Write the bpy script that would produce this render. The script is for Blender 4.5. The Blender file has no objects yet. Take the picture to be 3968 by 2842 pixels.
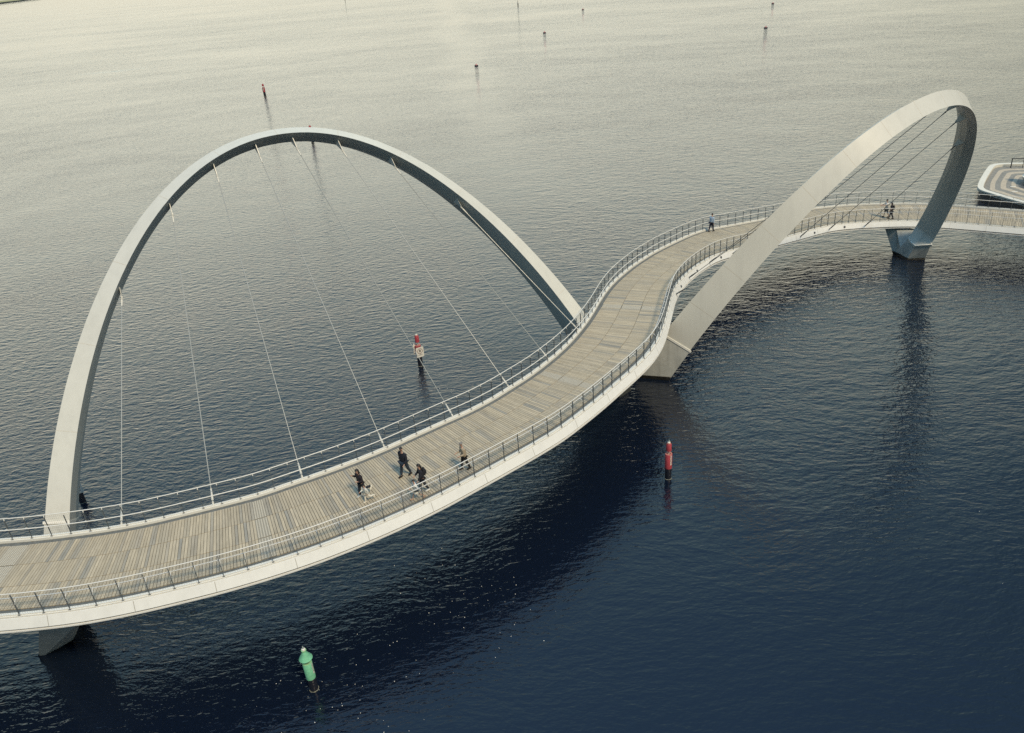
import bpy, bmesh, math, random
from mathutils import Vector, Matrix
import numpy as np

# ---------------------------------------------------------------- camera, sky, sun, exposure
scene = bpy.context.scene
COL = scene.collection
cam_data = bpy.data.cameras.new('camera')
cam = bpy.data.objects.new('camera', cam_data)
COL.objects.link(cam)
cam_data.sensor_fit = 'HORIZONTAL'
cam_data.sensor_width = 36.0
cam_data.lens = 36.0 * 3010.0 / 3968.0
cam_data.clip_start = 0.5
cam_data.clip_end = 60000
CAM_H = 30.1
cam.matrix_world = Matrix(((0.99673, 0.08074, 0.0, 0.0),
                           (-0.03798, 0.46881, -0.88248, 0.0),
                           (-0.07126, 0.87960, 0.47035, CAM_H),
                           (0, 0, 0, 1)))
scene.camera = cam
scene.view_settings.view_transform = 'Standard'
scene.view_settings.look = 'None'
scene.view_settings.exposure = 0.35
scene.view_settings.gamma = 1.0
scene.view_settings.use_curve_mapping = False
scene.cycles.use_denoising = False
scene.cycles.caustics_reflective = False
scene.cycles.caustics_refractive = False

SUN = Vector((0.36, -0.52, 0.77)).normalized()
SUN_EL = math.asin(SUN.z)
SUN_AZ = math.atan2(SUN.x, SUN.y)
ld = bpy.data.lights.new('sun', 'SUN')
ld.energy = 2.4
ld.angle = math.radians(10)
ld.color = (1.0, 0.83, 0.58)
sun = bpy.data.objects.new('sun', ld)
COL.objects.link(sun)
sun.rotation_euler = (-SUN).to_track_quat('-Z', 'Y').to_euler()

world = bpy.data.worlds.new('World')
scene.world = world
world.use_nodes = True


class NT:
    """small helper round a node tree"""
    def __init__(self, tree):
        self.t = tree
    def n(self, kind, **kw):
        nd = self.t.nodes.new(kind)
        ins = kw.pop('ins', {})
        for k, v in kw.items():
            setattr(nd, k, v)
        for k, v in ins.items():
            sock = nd.inputs[k]
            if hasattr(v, 'is_output'):
                self.t.links.new(v, sock)
            else:
                sock.default_value = v
        return nd
    def math(self, op, a, b=0.0, c=None, clamp=False):
        nd = self.n('ShaderNodeMath', operation=op, use_clamp=clamp, ins={0: a, 1: b})
        if c is not None:
            if hasattr(c, 'is_output'):
                self.t.links.new(c, nd.inputs[2])
            else:
                nd.inputs[2].default_value = c
        return nd.outputs[0]
    def ramp(self, fac, stops, interp='LINEAR'):
        nd = self.n('ShaderNodeValToRGB', ins={0: fac})
        cr = nd.color_ramp
        cr.interpolation = interp
        while len(cr.elements) > 1:
            cr.elements.remove(cr.elements[-1])
        for i, (p, c) in enumerate(stops):
            e = cr.elements[0] if i == 0 else cr.elements.new(p)
            e.position = p
            c = (c, c, c) if isinstance(c, (int, float)) else c
            e.color = (c[0], c[1], c[2], 1)
        return nd.outputs[0]
    def mix(self, fac, a, b, blend='MIX'):
        nd = self.n('ShaderNodeMix', data_type='RGBA', blend_type=blend)
        for sock, v in ((nd.inputs[0], fac), (nd.inputs[6], a), (nd.inputs[7], b)):
            if hasattr(v, 'is_output'):
                self.t.links.new(v, sock)
            elif isinstance(v, (tuple, list)):
                sock.default_value = (v[0], v[1], v[2], 1)
            else:
                sock.default_value = v
        return nd.outputs[2]
    def noise(self, vec, scale, detail=2.0, rough=0.5, dist=0.0):
        nd = self.n('ShaderNodeTexNoise', ins={'Scale': scale, 'Detail': detail, 'Roughness': rough, 'Distortion': dist})
        if vec is not None:
            self.t.links.new(vec, nd.inputs['Vector'])
        return nd.outputs['Fac']
    def mapping(self, vec, rot=0.0, scale=(1, 1, 1), loc=(0, 0, 0)):
        nd = self.n('ShaderNodeMapping', ins={'Vector': vec, 'Rotation': (0, 0, rot), 'Scale': scale, 'Location': loc})
        return nd.outputs[0]


# sky: a Nishita sky seen through broken high overcast: cream and bright low in the
# south-west (ahead, left), slate blue higher up and behind
wt = world.node_tree
wt.nodes.clear()
W = NT(wt)
sky = W.n('ShaderNodeTexSky', sky_type='NISHITA', sun_disc=False, sun_elevation=SUN_EL, sun_rotation=SUN_AZ,
          altitude=0.0, air_density=1.0, dust_density=2.0, ozone_density=1.0)
geo = W.n('ShaderNodeTexCoord')
sep = W.n('ShaderNodeSeparateXYZ', ins={0: geo.outputs['Generated']})
up = W.math('MAXIMUM', sep.outputs[2], 0.0)
cloud_col = W.ramp(up, [(0.0, (0.57, 0.53, 0.42)), (0.10, (0.76, 0.71, 0.54)), (0.22, (0.97, 0.93, 0.73)), (0.40, (0.82, 0.97, 0.87)),
                        (0.55, (0.52, 0.81, 0.88)), (0.80, (0.32, 0.61, 0.97)), (1.0, (0.34, 0.60, 0.92))])
flat = W.n('ShaderNodeVectorMath', operation='DOT_PRODUCT', ins={0: geo.outputs['Generated'], 1: (-0.20, 0.98, 0.0)})
side = W.ramp(W.math('MULTIPLY_ADD', flat.outputs['Value'], 0.5, 0.5), [(0.0, (0.08, 0.17, 0.25)), (0.55, (0.08, 0.16, 0.23)), (0.72, (0.10, 0.17, 0.23)), (0.85, (0.77, 0.775, 0.75)), (0.93, 0.94), (1.0, 0.97)])
cl = W.noise(W.mapping(geo.outputs['Generated'], scale=(1.0, 1.0, 2.6)), 2.6, 5.0, 0.55)
cl = W.ramp(cl, [(0.30, 0.90), (0.70, 1.10)])
side = W.mix(W.ramp(up, [(0.55, 0.0), (0.95, 1.0)]), side, (0.85, 0.88, 0.90))
cloud = W.mix(1.0, W.mix(1.0, cloud_col, side, 'MULTIPLY'), cl, 'MULTIPLY')
cloud10 = W.mix(1.0, cloud, (10.0, 10.0, 10.0), 'MULTIPLY')
tot = W.mix(0.85, sky.outputs[0], cloud10)
bg = W.n('ShaderNodeBackground', ins={'Color': tot, 'Strength': 0.1})
wo = W.n('ShaderNodeOutputWorld', ins={'Surface': bg.outputs[0]})

# ---------------------------------------------------------------- materials
MATS = {}


def material(name, col, rough=0.5, metal=0.0, spec=0.5, noise=None, bump=None, attr=None, coat=0.0, streak=None):
    """col base colour; noise=(scale, amount): mottling of the paint itself; bump=(scale, strength)"""
    m = bpy.data.materials.new(name)
    m.use_nodes = True
    t = NT(m.node_tree)
    m.node_tree.nodes.clear()
    out = t.n('ShaderNodeOutputMaterial')
    p = t.n('ShaderNodeBsdfPrincipled', ins={'Base Color': (*col, 1), 'Roughness': rough, 'Metallic': metal})
    p.inputs['Specular IOR Level'].default_value = spec
    p.inputs['Coat Weight'].default_value = coat
    t.t.links.new(p.outputs[0], out.inputs[0])
    tc = t.n('ShaderNodeNewGeometry').outputs['Position']
    c = None
    if noise:
        f = t.noise(tc, noise[0], 4.0, 0.6)
        f = t.ramp(f, [(0.3, 1 - noise[1]), (0.7, 1 + noise[1] * 0.6)])
        c = t.mix(1.0, col, f, 'MULTIPLY')
    if streak:
        f = t.noise(t.mapping(tc, scale=streak[0]), 1.0, 5.0, 0.65)
        f = t.ramp(f, [(0.36, 1 - streak[1]), (0.56, 1.0)])
        c = t.mix(1.0, c if c is not None else col, f, 'MULTIPLY')
    if attr:
        a = t.n('ShaderNodeAttribute', attribute_name=attr)
        c = t.mix(1.0, c if c is not None else col, a.outputs['Color'], 'MULTIPLY')
    if c is not None:
        t.t.links.new(c, p.inputs['Base Color'])
    if bump:
        b = t.n('ShaderNodeBump', ins={'Height': t.noise(tc, bump[0], 3.0), 'Strength': bump[1], 'Distance': 0.02})
        t.t.links.new(b.outputs[0], p.inputs['Normal'])
    MATS[name] = m
    return m


M_STEEL = material('arch_paint', (0.655, 0.645, 0.575), 0.34, noise=(0.30, 0.035), streak=((1.8, 1.8, 0.12), 0.055))
M_FASCIA = material('fascia_paint', (0.82, 0.825, 0.79), 0.4, noise=(0.5, 0.03), streak=((3.0, 3.0, 0.5), 0.05))
M_JOINT = material('joint_line', (0.42, 0.41, 0.36), 0.6)
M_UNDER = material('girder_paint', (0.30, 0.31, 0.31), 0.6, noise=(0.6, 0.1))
M_CONC = material('pier_concrete', (0.56, 0.565, 0.52), 0.75, noise=(1.2, 0.10), bump=(9.0, 0.2), streak=((2.2, 2.2, 0.25), 0.16))
M_TIDE = material('wet_pier_band', (0.035, 0.035, 0.03), 0.35, noise=(3.0, 0.5), bump=(14.0, 0.6))
M_PLINTH = material('plinth_paint', (0.86, 0.84, 0.76), 0.5, noise=(2, 0.04))
M_KERB = material('kerb_paint', (0.78, 0.765, 0.70), 0.45, noise=(2.0, 0.05))
M_RAIL = material('rail_steel', (0.74, 0.73, 0.68), 0.35, noise=(3.0, 0.04))
M_POST = material('post_steel', (0.15, 0.17, 0.18), 0.45, metal=0.3, noise=(4.0, 0.1))
M_MESH = material('mesh_wire', (0.22, 0.24, 0.25), 0.4, metal=0.6)
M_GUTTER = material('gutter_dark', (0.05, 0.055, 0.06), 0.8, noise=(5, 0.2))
M_KERBSHADE = material('kerb_shade', (0.145, 0.155, 0.15), 0.8, noise=(7, 0.3))  # dark tone stands in for the kerb's shadow on the deck edge
M_CABLE = material('cable_steel', (0.44, 0.44, 0.40), 0.35, metal=0.2)
M_SOCKET = material('socket_steel', (0.72, 0.70, 0.62), 0.4)
M_GRATE = material('grate_composite', (0.31, 0.28, 0.22), 0.7, noise=(6, 0.08))
M_STUD = material('stud_pale', (0.56, 0.52, 0.43), 0.6)
M_FOAM = material('foam_pale', (0.75, 0.74, 0.66), 0.8)


def wood():
    m = bpy.data.materials.new('deck_timber')
    m.use_nodes = True
    t = NT(m.node_tree)
    m.node_tree.nodes.clear()
    out = t.n('ShaderNodeOutputMaterial')
    p = t.n('ShaderNodeBsdfPrincipled', ins={'Roughness': 0.75})
    t.t.links.new(p.outputs[0], out.inputs[0])
    a = t.n('ShaderNodeAttribute', attribute_name='tone')
    uv = t.n('ShaderNodeAttribute', attribute_name='grain').outputs['Vector']
    g1 = t.noise(t.mapping(uv, scale=(1.2, 30.0, 1.0)), 1.0, 5.0, 0.6)
    g2 = t.noise(t.mapping(uv, scale=(0.9, 2.2, 1.0)), 1.0, 3.0, 0.6)
    f = t.math('MULTIPLY', t.ramp(g1, [(0.25, 0.80), (0.75, 1.12)]), t.ramp(g2, [(0.3, 0.86), (0.7, 1.10)]))
    c = t.mix(1.0, a.outputs['Color'], f, 'MULTIPLY')
    t.t.links.new(c, p.inputs['Base Color'])
    b = t.n('ShaderNodeBump', ins={'Height': g1, 'Strength': 0.25, 'Distance': 0.01})
    t.t.links.new(b.outputs[0], p.inputs['Normal'])
    return m


M_WOOD = wood()


def water_material():
    m = bpy.data.materials.new('water')
    m.use_nodes = True
    t = NT(m.node_tree)
    m.node_tree.nodes.clear()
    out = t.n('ShaderNodeOutputMaterial')
    body = t.n('ShaderNodeBsdfDiffuse', ins={'Color': (0.0045, 0.0085, 0.0185, 1)})
    gl = t.n('ShaderNodeBsdfGlossy', ins={'Color': (1, 1, 1, 1), 'Roughness': 0.035})
    fr = t.n('ShaderNodeFresnel', ins={'IOR': 1.333})
    fac = t.math('MULTIPLY', fr.outputs[0], 2.0, clamp=True)
    mx = t.n('ShaderNodeMixShader', ins={0: fac, 1: body.outputs[0], 2: gl.outputs[0]})
    t.t.links.new(mx.outputs[0], out.inputs[0])
    pos = t.n('ShaderNodeNewGeometry').outputs['Position']
    sp = t.n('ShaderNodeSeparateXYZ', ins={0: pos})
    # wind chop: two wave trains, crests run at +50 deg on the left and -50 deg on the right
    warp = t.n('ShaderNodeTexNoise', ins={'Vector': pos, 'Scale': 0.05, 'Detail': 2.0})
    wv = t.n('ShaderNodeVectorMath', operation='MULTIPLY_ADD', ins={0: warp.outputs['Color'], 1: (5.0, 5.0, 0.0), 2: pos}).outputs[0]
    A = math.radians(50)
    a1 = t.noise(t.mapping(wv, rot=-A, scale=(1.0, 2.4, 1.0)), 1.0, 3.0, 0.55, 0.3)
    a2 = t.noise(t.mapping(wv, rot=-A, scale=(1.6, 5.0, 1.0)), 1.0, 2.0, 0.5)
    b1 = t.noise(t.mapping(wv, rot=A, scale=(1.0, 2.3, 1.0), loc=(7, 3, 0)), 1.0, 3.0, 0.55, 0.3)
    b2 = t.noise(t.mapping(wv, rot=A, scale=(1.7, 5.0, 1.0), loc=(3, 9, 0)), 1.0, 2.0, 0.5)
    c1 = t.noise(t.mapping(wv, rot=0.3), 4.5, 2.0, 0.5)
    swell = t.noise(t.mapping(wv, rot=-0.5, scale=(0.10, 0.22, 1)), 1.0, 2.0, 0.5)
    # how far to the right (the second train takes over) and where cat's-paws rough the water up
    side = t.math('ADD', t.math('MULTIPLY', sp.outputs[0], 0.035), t.math('MULTIPLY', sp.outputs[1], 0.002))
    big = t.noise(pos, 0.018, 3.0, 0.6)
    mside = t.ramp(t.math('ADD', side, t.math('MULTIPLY_ADD', big, 1.2, -0.45)), [(0.1, 0.0), (0.75, 1.0)])
    gust = t.ramp(t.noise(t.mapping(pos, rot=0.6, scale=(1.0, 2.2, 1)), 0.007, 4.0, 0.6), [(0.34, 0.60), (0.62, 1.08)])
    d1 = t.noise(t.mapping(wv, rot=A * 0.8, scale=(0.40, 0.95, 1.0), loc=(11, 5, 0)), 1.0, 2.0, 0.5)
    hA = t.math('ADD', t.math('MULTIPLY', a1, 1.0), t.math('MULTIPLY', a2, 0.28))
    hB = t.math('ADD', t.math('ADD', t.math('MULTIPLY', b1, 1.0), t.math('MULTIPLY', d1, 0.9)), t.math('MULTIPLY', b2, 0.30))
    h = t.n('ShaderNodeMix', data_type='FLOAT', ins={0: mside, 2: hA, 3: hB}).outputs[0]
    h = t.math('ADD', h, t.math('MULTIPLY', c1, 0.22))
    fetch = t.ramp(t.math('MULTIPLY_ADD', sp.outputs[1], 0.01, t.math('MULTIPLY', sp.outputs[0], -0.003)), [(0.22, 0.46), (0.45, 0.85), (0.9, 1.5)])
    h = t.math('MULTIPLY', t.math('MULTIPLY', h, gust), fetch)
    h = t.math('ADD', h, t.math('MULTIPLY', swell, 0.6))
    bmp = t.n('ShaderNodeBump', ins={'Height': h, 'Strength': 1.0, 'Distance': WAVE})
    for nd in (body, gl, fr):
        t.t.links.new(bmp.outputs[0], nd.inputs['Normal'])
    return m


WAVE = 0.12

# ---------------------------------------------------------------- mesh helpers


def link(name, mesh, mat=None, parent=None):
    o = bpy.data.objects.new(name, mesh)
    COL.objects.link(o)
    if mat is not None and len(mesh.materials) == 0:
        mesh.materials.append(mat)
    if parent is not None:
        o.parent = parent
    return o


def tag(o, label=None, cat=None, group=None, kind=None):
    if label: o['label'] = label
    if cat: o['category'] = cat
    if group: o['group'] = group
    if kind: o['kind'] = kind
    return o


def empty(name, loc=(0, 0, 0), rz=0.0):
    o = bpy.data.objects.new(name, None)
    o.empty_display_size = 0.3
    COL.objects.link(o)
    o.location = loc
    o.rotation_euler = (0, 0, rz)
    return o


class MB:
    """collects shapes, builds ONE mesh object"""
    def __init__(self):
        self.v, self.f = [], []
    def add(self, verts, faces):
        b = len(self.v)
        self.v += [tuple(x) for x in verts]
        self.f += [tuple(i + b for i in q) for q in faces]
        return self
    def box(self, c, s, R=None):
        c = Vector(c)
        vs = []
        for x in (-.5, .5):
            for y in (-.5, .5):
                for z in (-.5, .5):
                    p = Vector((x * s[0], y * s[1], z * s[2]))
                    if R is not None:
                        p = R @ p
                    vs.append(c + p)
        return self.add(vs, [(0, 1, 3, 2), (4, 6, 7, 5), (0, 4, 5, 1), (2, 3, 7, 6), (0, 2, 6, 4), (1, 5, 7, 3)])
    def tube(self, pts, r, n=8, cap=True):
        pts = [Vector(p) for p in pts]
        rs = r if isinstance(r, (list, tuple)) else [r] * len(pts)
        vs, fs = [], []
        prev = None
        for i, p in enumerate(pts):
            d = (pts[min(i + 1, len(pts) - 1)] - pts[max(i - 1, 0)]).normalized()
            ref = Vector((0, 0, 1)) if abs(d.z) < 0.95 else Vector((1, 0, 0))
            u = prev - d * prev.dot(d) if prev is not None and (prev - d * prev.dot(d)).length > 1e-4 else ref.cross(d)
            u.normalize()
            prev = u
            w = d.cross(u)
            for k in range(n):
                a = 2 * math.pi * k / n
                vs.append(p + (u * math.cos(a) + w * math.sin(a)) * rs[i])
        for i in range(len(pts) - 1):
            for k in range(n):
                k2 = (k + 1) % n
                fs.append((i * n + k, i * n + k2, (i + 1) * n + k2, (i + 1) * n + k))
        if cap:
            fs.append(tuple(range(n - 1, -1, -1)))
            fs.append(tuple((len(pts) - 1) * n + k for k in range(n)))
        return self.add(vs, fs)
    def lathe(self, prof, c=(0, 0, 0), n=24):
        vs, fs = [], []
        m = len(prof)
        for k in range(n):
            a = 2 * math.pi * k / n
            for r, z in prof:
                vs.append((c[0] + r * math.cos(a), c[1] + r * math.sin(a), c[2] + z))
        for k in range(n):
            k2 = (k + 1) % n
            for i in range(m - 1):
                fs.append((k * m + i, k2 * m + i, k2 * m + i + 1, k * m + i + 1))
        return self.add(vs, fs)
    def loft(self, rings, cap=True, closed=True):
        n = len(rings[0])
        vs = [p for r in rings for p in r]
        fs = []
        for i in range(len(rings) - 1):
            for k in range(n if closed else n - 1):
                k2 = (k + 1) % n
                fs.append((i * n + k, i * n + k2, (i + 1) * n + k2, (i + 1) * n + k))
        if cap and closed:
            fs.append(tuple(range(n - 1, -1, -1)))
            fs.append(tuple((len(rings) - 1) * n + k for k in range(n)))
        return self.add(vs, fs)
    def mesh(self, name, smooth=False):
        me = bpy.data.meshes.new(name)
        me.from_pydata(self.v, [], self.f)
        bm = bmesh.new()
        bm.from_mesh(me)
        bmesh.ops.recalc_face_normals(bm, faces=bm.faces)
        bm.to_mesh(me)
        bm.free()
        if smooth:
            for p in me.polygons:
                p.use_smooth = True
            ang = math.radians(smooth if smooth is not True else 40)
            bm = bmesh.new()
            bm.from_mesh(me)
            for e in bm.edges:
                if len(e.link_faces) == 2 and e.calc_face_angle(0) > ang:
                    e.smooth = False
            bm.to_mesh(me)
            bm.free()
        return me
    def build(self, name, mat, parent=None, smooth=False):
        return link(name, self.mesh(name, smooth), mat, parent)


def build_two(name, ma, mat_a, mb, mat_b, parent=None, smooth=False):
    """one mesh, two materials: a surface and the pattern that belongs to it"""
    n = len(ma.f)
    both = MB().add(ma.v, ma.f).add(mb.v, mb.f)
    me = both.mesh(name, smooth)
    me.materials.append(mat_a)
    me.materials.append(mat_b)
    for p in me.polygons:
        p.material_index = 0 if p.index < n else 1
    return link(name, me, None, parent)


def text_mesh(txt, size, name='lettering'):
    cu = bpy.data.curves.new(name, 'FONT')
    cu.body = txt
    cu.size = size
    cu.align_x = 'CENTER'
    cu.align_y = 'CENTER'
    cu.extrude = 0.004
    cu.offset = size * 0.012
    o = bpy.data.objects.new(name, cu)
    COL.objects.link(o)
    dg = bpy.context.evaluated_depsgraph_get()
    dg.update()
    me = bpy.data.meshes.new_from_object(o.evaluated_get(dg))
    bpy.data.objects.remove(o)
    bpy.data.curves.remove(cu)
    me.materials.clear()
    return me


# ---------------------------------------------------------------- water and far shore
R0 = 30000.0
wm = bpy.data.meshes.new('water')
wm.from_pydata([(-R0, -R0, 0), (R0, -R0, 0), (R0, R0, 0), (-R0, R0, 0)], [], [(0, 1, 2, 3)])
water = link('water', wm, water_material())
tag(water, kind='structure')

# one long low ripple crossing the open water, upper left
rip = MB()
rr = []
for q in range(41):
    f = q / 40
    x, y = -160 + 27 * f, 325.2 + 5.4 * f + 0.5 * math.sin(f * 9)
    k = math.sin(math.pi * f) ** 0.6 + 0.02
    rr.append([Vector((x + 0.1, y - 0.55, -0.01)), Vector((x, y, 0.05 * k)), Vector((x - 0.1, y + 0.8, -0.01))])
rip.loft(rr, cap=False, closed=False)
tag(rip.build('water_ripple', water.data.materials[0], None, True), kind='structure')

# the far bank that just enters the top left corner
M_SAND = material('bank_grass', (0.34, 0.33, 0.17), 0.9, noise=(0.01, 0.2))
M_ROCK = material('bank_rock', (0.07, 0.085, 0.08), 0.9, noise=(0.02, 0.3))
shore = MB()
sa, sb = Vector((-1455.8, 2647.7, 0)), Vector((-1549.2, 2997.7, 0))
sd = (sb - sa).normalized()
rings = []
for k in range(24):
    q = sa + sd * (-900 + k * 62.0) + Vector((-1, 0, 0)) * (6 * math.sin(k * 1.3))
    back = Vector((-0.94, -0.34, 0))
    rings.append([q + Vector((0, 0, -2)), q + Vector((0, 0, 3.5)), q + back * 14 + Vector((0, 0, 5)), q + back * 500 + Vector((0, 0, 6)), q + back * 500 + Vector((0, 0, -2))])
for k in range(len(rings)):
    pass
bank = MB().loft(rings).build('far_shore', M_SAND)
tag(bank, kind='structure')
rk = MB()
rk.loft([[r[0] + Vector((3, 0, 0)), r[1] + Vector((3, 0, -0.3)), r[1] + Vector((-1, 0, 0.2)), r[0] + Vector((-1, 0, 0))] for r in rings])
tag(rk.build('rock_edge', M_ROCK), kind='structure')

# ---------------------------------------------------------------- bridge deck path
CTRL = np.array([(-34.583,28.726,2.747,2.747,5.6),(-32.583,28.724,2.737,2.736,5.6),(-30.583,28.722,2.726,2.726,5.6),(-28.583,28.72,2.716,2.715,5.6),(-26.583,28.718,2.706,2.705,5.6),(-24.584,28.732,2.699,2.712,5.6),(-22.585,28.796,2.749,2.769,5.6),(-20.593,28.956,2.794,2.828,5.6),(-18.621,29.278,2.822,2.856,5.6),(-16.677,29.747,2.87,2.879,5.6),(-14.753,30.289,2.894,2.913,5.6),(-12.861,30.933,2.887,2.924,5.6),(-11.028,31.73,2.949,2.966,5.6),(-9.242,32.63,2.939,2.961,5.6),(-7.504,33.616,2.917,2.935,5.6),(-5.825,34.702,2.89,2.917,5.6),(-4.208,35.878,2.88,2.883,5.6),(-2.606,37.075,2.843,2.848,5.6),(-1.015,38.287,2.777,2.802,5.6),(0.491,39.599,2.758,2.799,5.6),(1.881,41.036,2.748,2.758,5.6),(3.207,42.532,2.706,2.728,5.6),(4.458,44.091,2.715,2.727,5.6),(5.651,45.697,2.763,2.788,5.6),(6.755,47.362,2.823,2.865,5.6),(7.701,49.121,2.837,2.872,5.6),(8.495,50.956,2.77,2.795,5.6),(9.205,52.825,2.703,2.713,5.6),(9.878,54.709,2.659,2.659,5.582),(10.586,56.579,2.596,2.582,5.538),(11.417,58.396,2.531,2.504,5.471),(12.375,60.15,2.473,2.46,5.385),(13.424,61.853,2.463,2.446,5.28),(14.552,63.504,2.446,2.432,5.161),(15.758,65.098,2.477,2.456,5.03),(17.057,66.618,2.495,2.476,4.889),(18.456,68.045,2.62,2.679,4.741),(19.971,69.348,2.877,2.936,4.589),(21.59,70.517,3.094,3.05,4.436),(23.311,71.533,2.988,3.001,4.284),(25.055,72.513,2.893,2.905,4.135),(26.799,73.492,2.795,2.808,3.993),(28.543,74.471,2.701,2.712,3.859),(30.294,75.437,2.618,2.608,3.738),(32.085,76.323,2.628,2.626,3.631),(33.951,77.028,2.851,2.813,3.542),(35.909,77.381,2.922,2.881,3.472),(37.905,77.418,2.975,2.935,3.424),(39.895,77.239,2.964,2.935,3.402),(41.861,76.883,2.947,2.921,3.375),(43.785,76.348,3.015,2.963,3.338),(45.626,75.578,2.969,2.945,3.3),(47.399,74.654,2.944,2.941,3.263),(49.157,73.701,2.934,2.934,3.226),(50.915,72.748,2.926,2.926,3.189),(52.673,71.794,2.918,2.918,3.151),(54.431,70.84,2.91,2.91,3.114),(56.189,69.886,2.902,2.902,3.077),(57.947,68.933,2.894,2.894,3.04)])
DZ = 5.6


def spline(P, per=8):
    out = []
    n = len(P)
    for i in range(n - 1):
        p0 = P[max(i - 1, 0)]; p1 = P[i]; p2 = P[i + 1]; p3 = P[min(i + 2, n - 1)]
        for k in range(per):
            u = k / per
            out.append(0.5 * ((2 * p1) + (-p0 + p2) * u + (2 * p0 - 5 * p1 + 4 * p2 - p3) * u * u + (-p0 + 3 * p1 - 3 * p2 + p3) * u ** 3))
    out.append(P[-1])
    return np.array(out)


DENSE = spline(CTRL, 10)
SS = np.r_[0, np.cumsum(np.linalg.norm(np.diff(DENSE[:, :2], axis=0), axis=1))]
LEN = float(SS[-1])


def at(s):
    x, y, L, R = (float(np.interp(s, SS, DENSE[:, i])) for i in range(4))
    e = 0.15
    dx = float(np.interp(s + e, SS, DENSE[:, 0]) - np.interp(s - e, SS, DENSE[:, 0]))
    dy = float(np.interp(s + e, SS, DENSE[:, 1]) - np.interp(s - e, SS, DENSE[:, 1]))
    l = math.hypot(dx, dy)
    return x, y, -dy / l, dx / l, L, R


def deck_z(s):
    return float(np.interp(s, SS, DENSE[:, 4]))


def P(s, side, off, z):
    """point at run s; side +1 = far kerb line (timber edge) plus off outward; side -1 = near fascia line plus off outward"""
    x, y, nx, ny, L, R = at(s)
    u = (L + off) if side > 0 else -(R + off)
    return Vector((x + nx * u, y + ny * u, z + deck_z(s) - DZ))


RUN = np.linspace(0.2, LEN - 0.2, 260)
bridge = empty('footbridge', (10, 45, 0))
tag(bridge, 'curving timber decked footbridge with two leaning white arches over dark water', 'footbridge')
bridge.location = (0, 0, 0)


def sweep(name, mat, side, prof, smooth=30, parent=bridge, s0=None, s1=None):
    run = RUN if s0 is None else np.linspace(s0, s1, max(4, int((s1 - s0) / 0.4)))
    rings = [[P(s, side, o, z) for o, z in prof] for s in run]
    return MB().loft(rings).build(name, mat, parent, smooth)


FO = 0.36   # far outer face beyond the timber edge
for side, o0 in ((1, FO), (-1, 0.0)):
    # slanted fascia plate, groove and lower lip
    fm = MB().loft([[P(s, side, o, z) for o, z in ((o0 - 0.02, DZ + 0.03), (o0 + 0.01, DZ + 0.03), (o0 + 0.21, DZ - 0.44), (o0 + 0.17, DZ - 0.46))] for s in RUN])
    jm = MB()
    s = 3.0
    while s < LEN - 2:
        jm.loft([[P(q, side, o0 + o, DZ + z) for o, z in ((0.013, 0.026), (0.213, -0.442))] for q in (s - 0.014, s + 0.014)], cap=False, closed=False)
        s += 3.3
    build_two('fascia', fm, M_FASCIA, jm, M_JOINT, bridge, 30)
    sweep('fascia_lip', M_FASCIA, side, [(o0 + 0.10, DZ - 0.55), (o0 + 0.22, DZ - 0.55), (o0 + 0.22, DZ - 0.61), (o0 + 0.10, DZ - 0.61)])
    sweep('kerb', M_KERB, side, [(o0 - 0.30, DZ - 0.1), (o0 - 0.30, DZ + 0.09), (o0 - 0.04, DZ + 0.09), (o0 - 0.04, DZ - 0.1)])
    sweep('kerb_shade_strip', M_KERBSHADE, side, [(o0 - 0.66, DZ - 0.10), (o0 - 0.66, DZ - 0.05), (o0 - 0.304, DZ - 0.05), (o0 - 0.304, DZ - 0.10)])  # recessed strip, coloured dark to imitate shade beside the kerb
# girder under the deck
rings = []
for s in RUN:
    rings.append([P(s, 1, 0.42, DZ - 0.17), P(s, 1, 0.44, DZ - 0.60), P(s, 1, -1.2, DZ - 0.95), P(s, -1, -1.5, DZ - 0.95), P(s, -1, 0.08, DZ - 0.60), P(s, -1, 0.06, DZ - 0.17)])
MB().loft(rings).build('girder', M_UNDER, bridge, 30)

# ---- timber boards: three strips of cross boards between two seams, pale studded strips at four places
random.seed(4)
GR = [(8.75, 9.72), (21.50, 22.13), (42.62, 43.22), (54.82, 55.48)]
PITCH, GAP = 0.150, 0.021
NEARK = -0.46     # near timber edge, inside the fascia line
bv, bf, tone, grain = [], [], [], []
base_tones = [(0.480, 0.408, 0.292), (0.455, 0.390, 0.284), (0.505, 0.430, 0.310), (0.438, 0.380, 0.282), (0.405, 0.355, 0.272), (0.365, 0.330, 0.264), (0.315, 0.295, 0.248)]
wts = [24, 24, 16, 18, 12, 6, 2]


def lerp_pt(s, f, z):
    a = P(s, -1, NEARK - 0.16, z); b = P(s, 1, -0.24, z)
    return a + (b - a) * f


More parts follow.
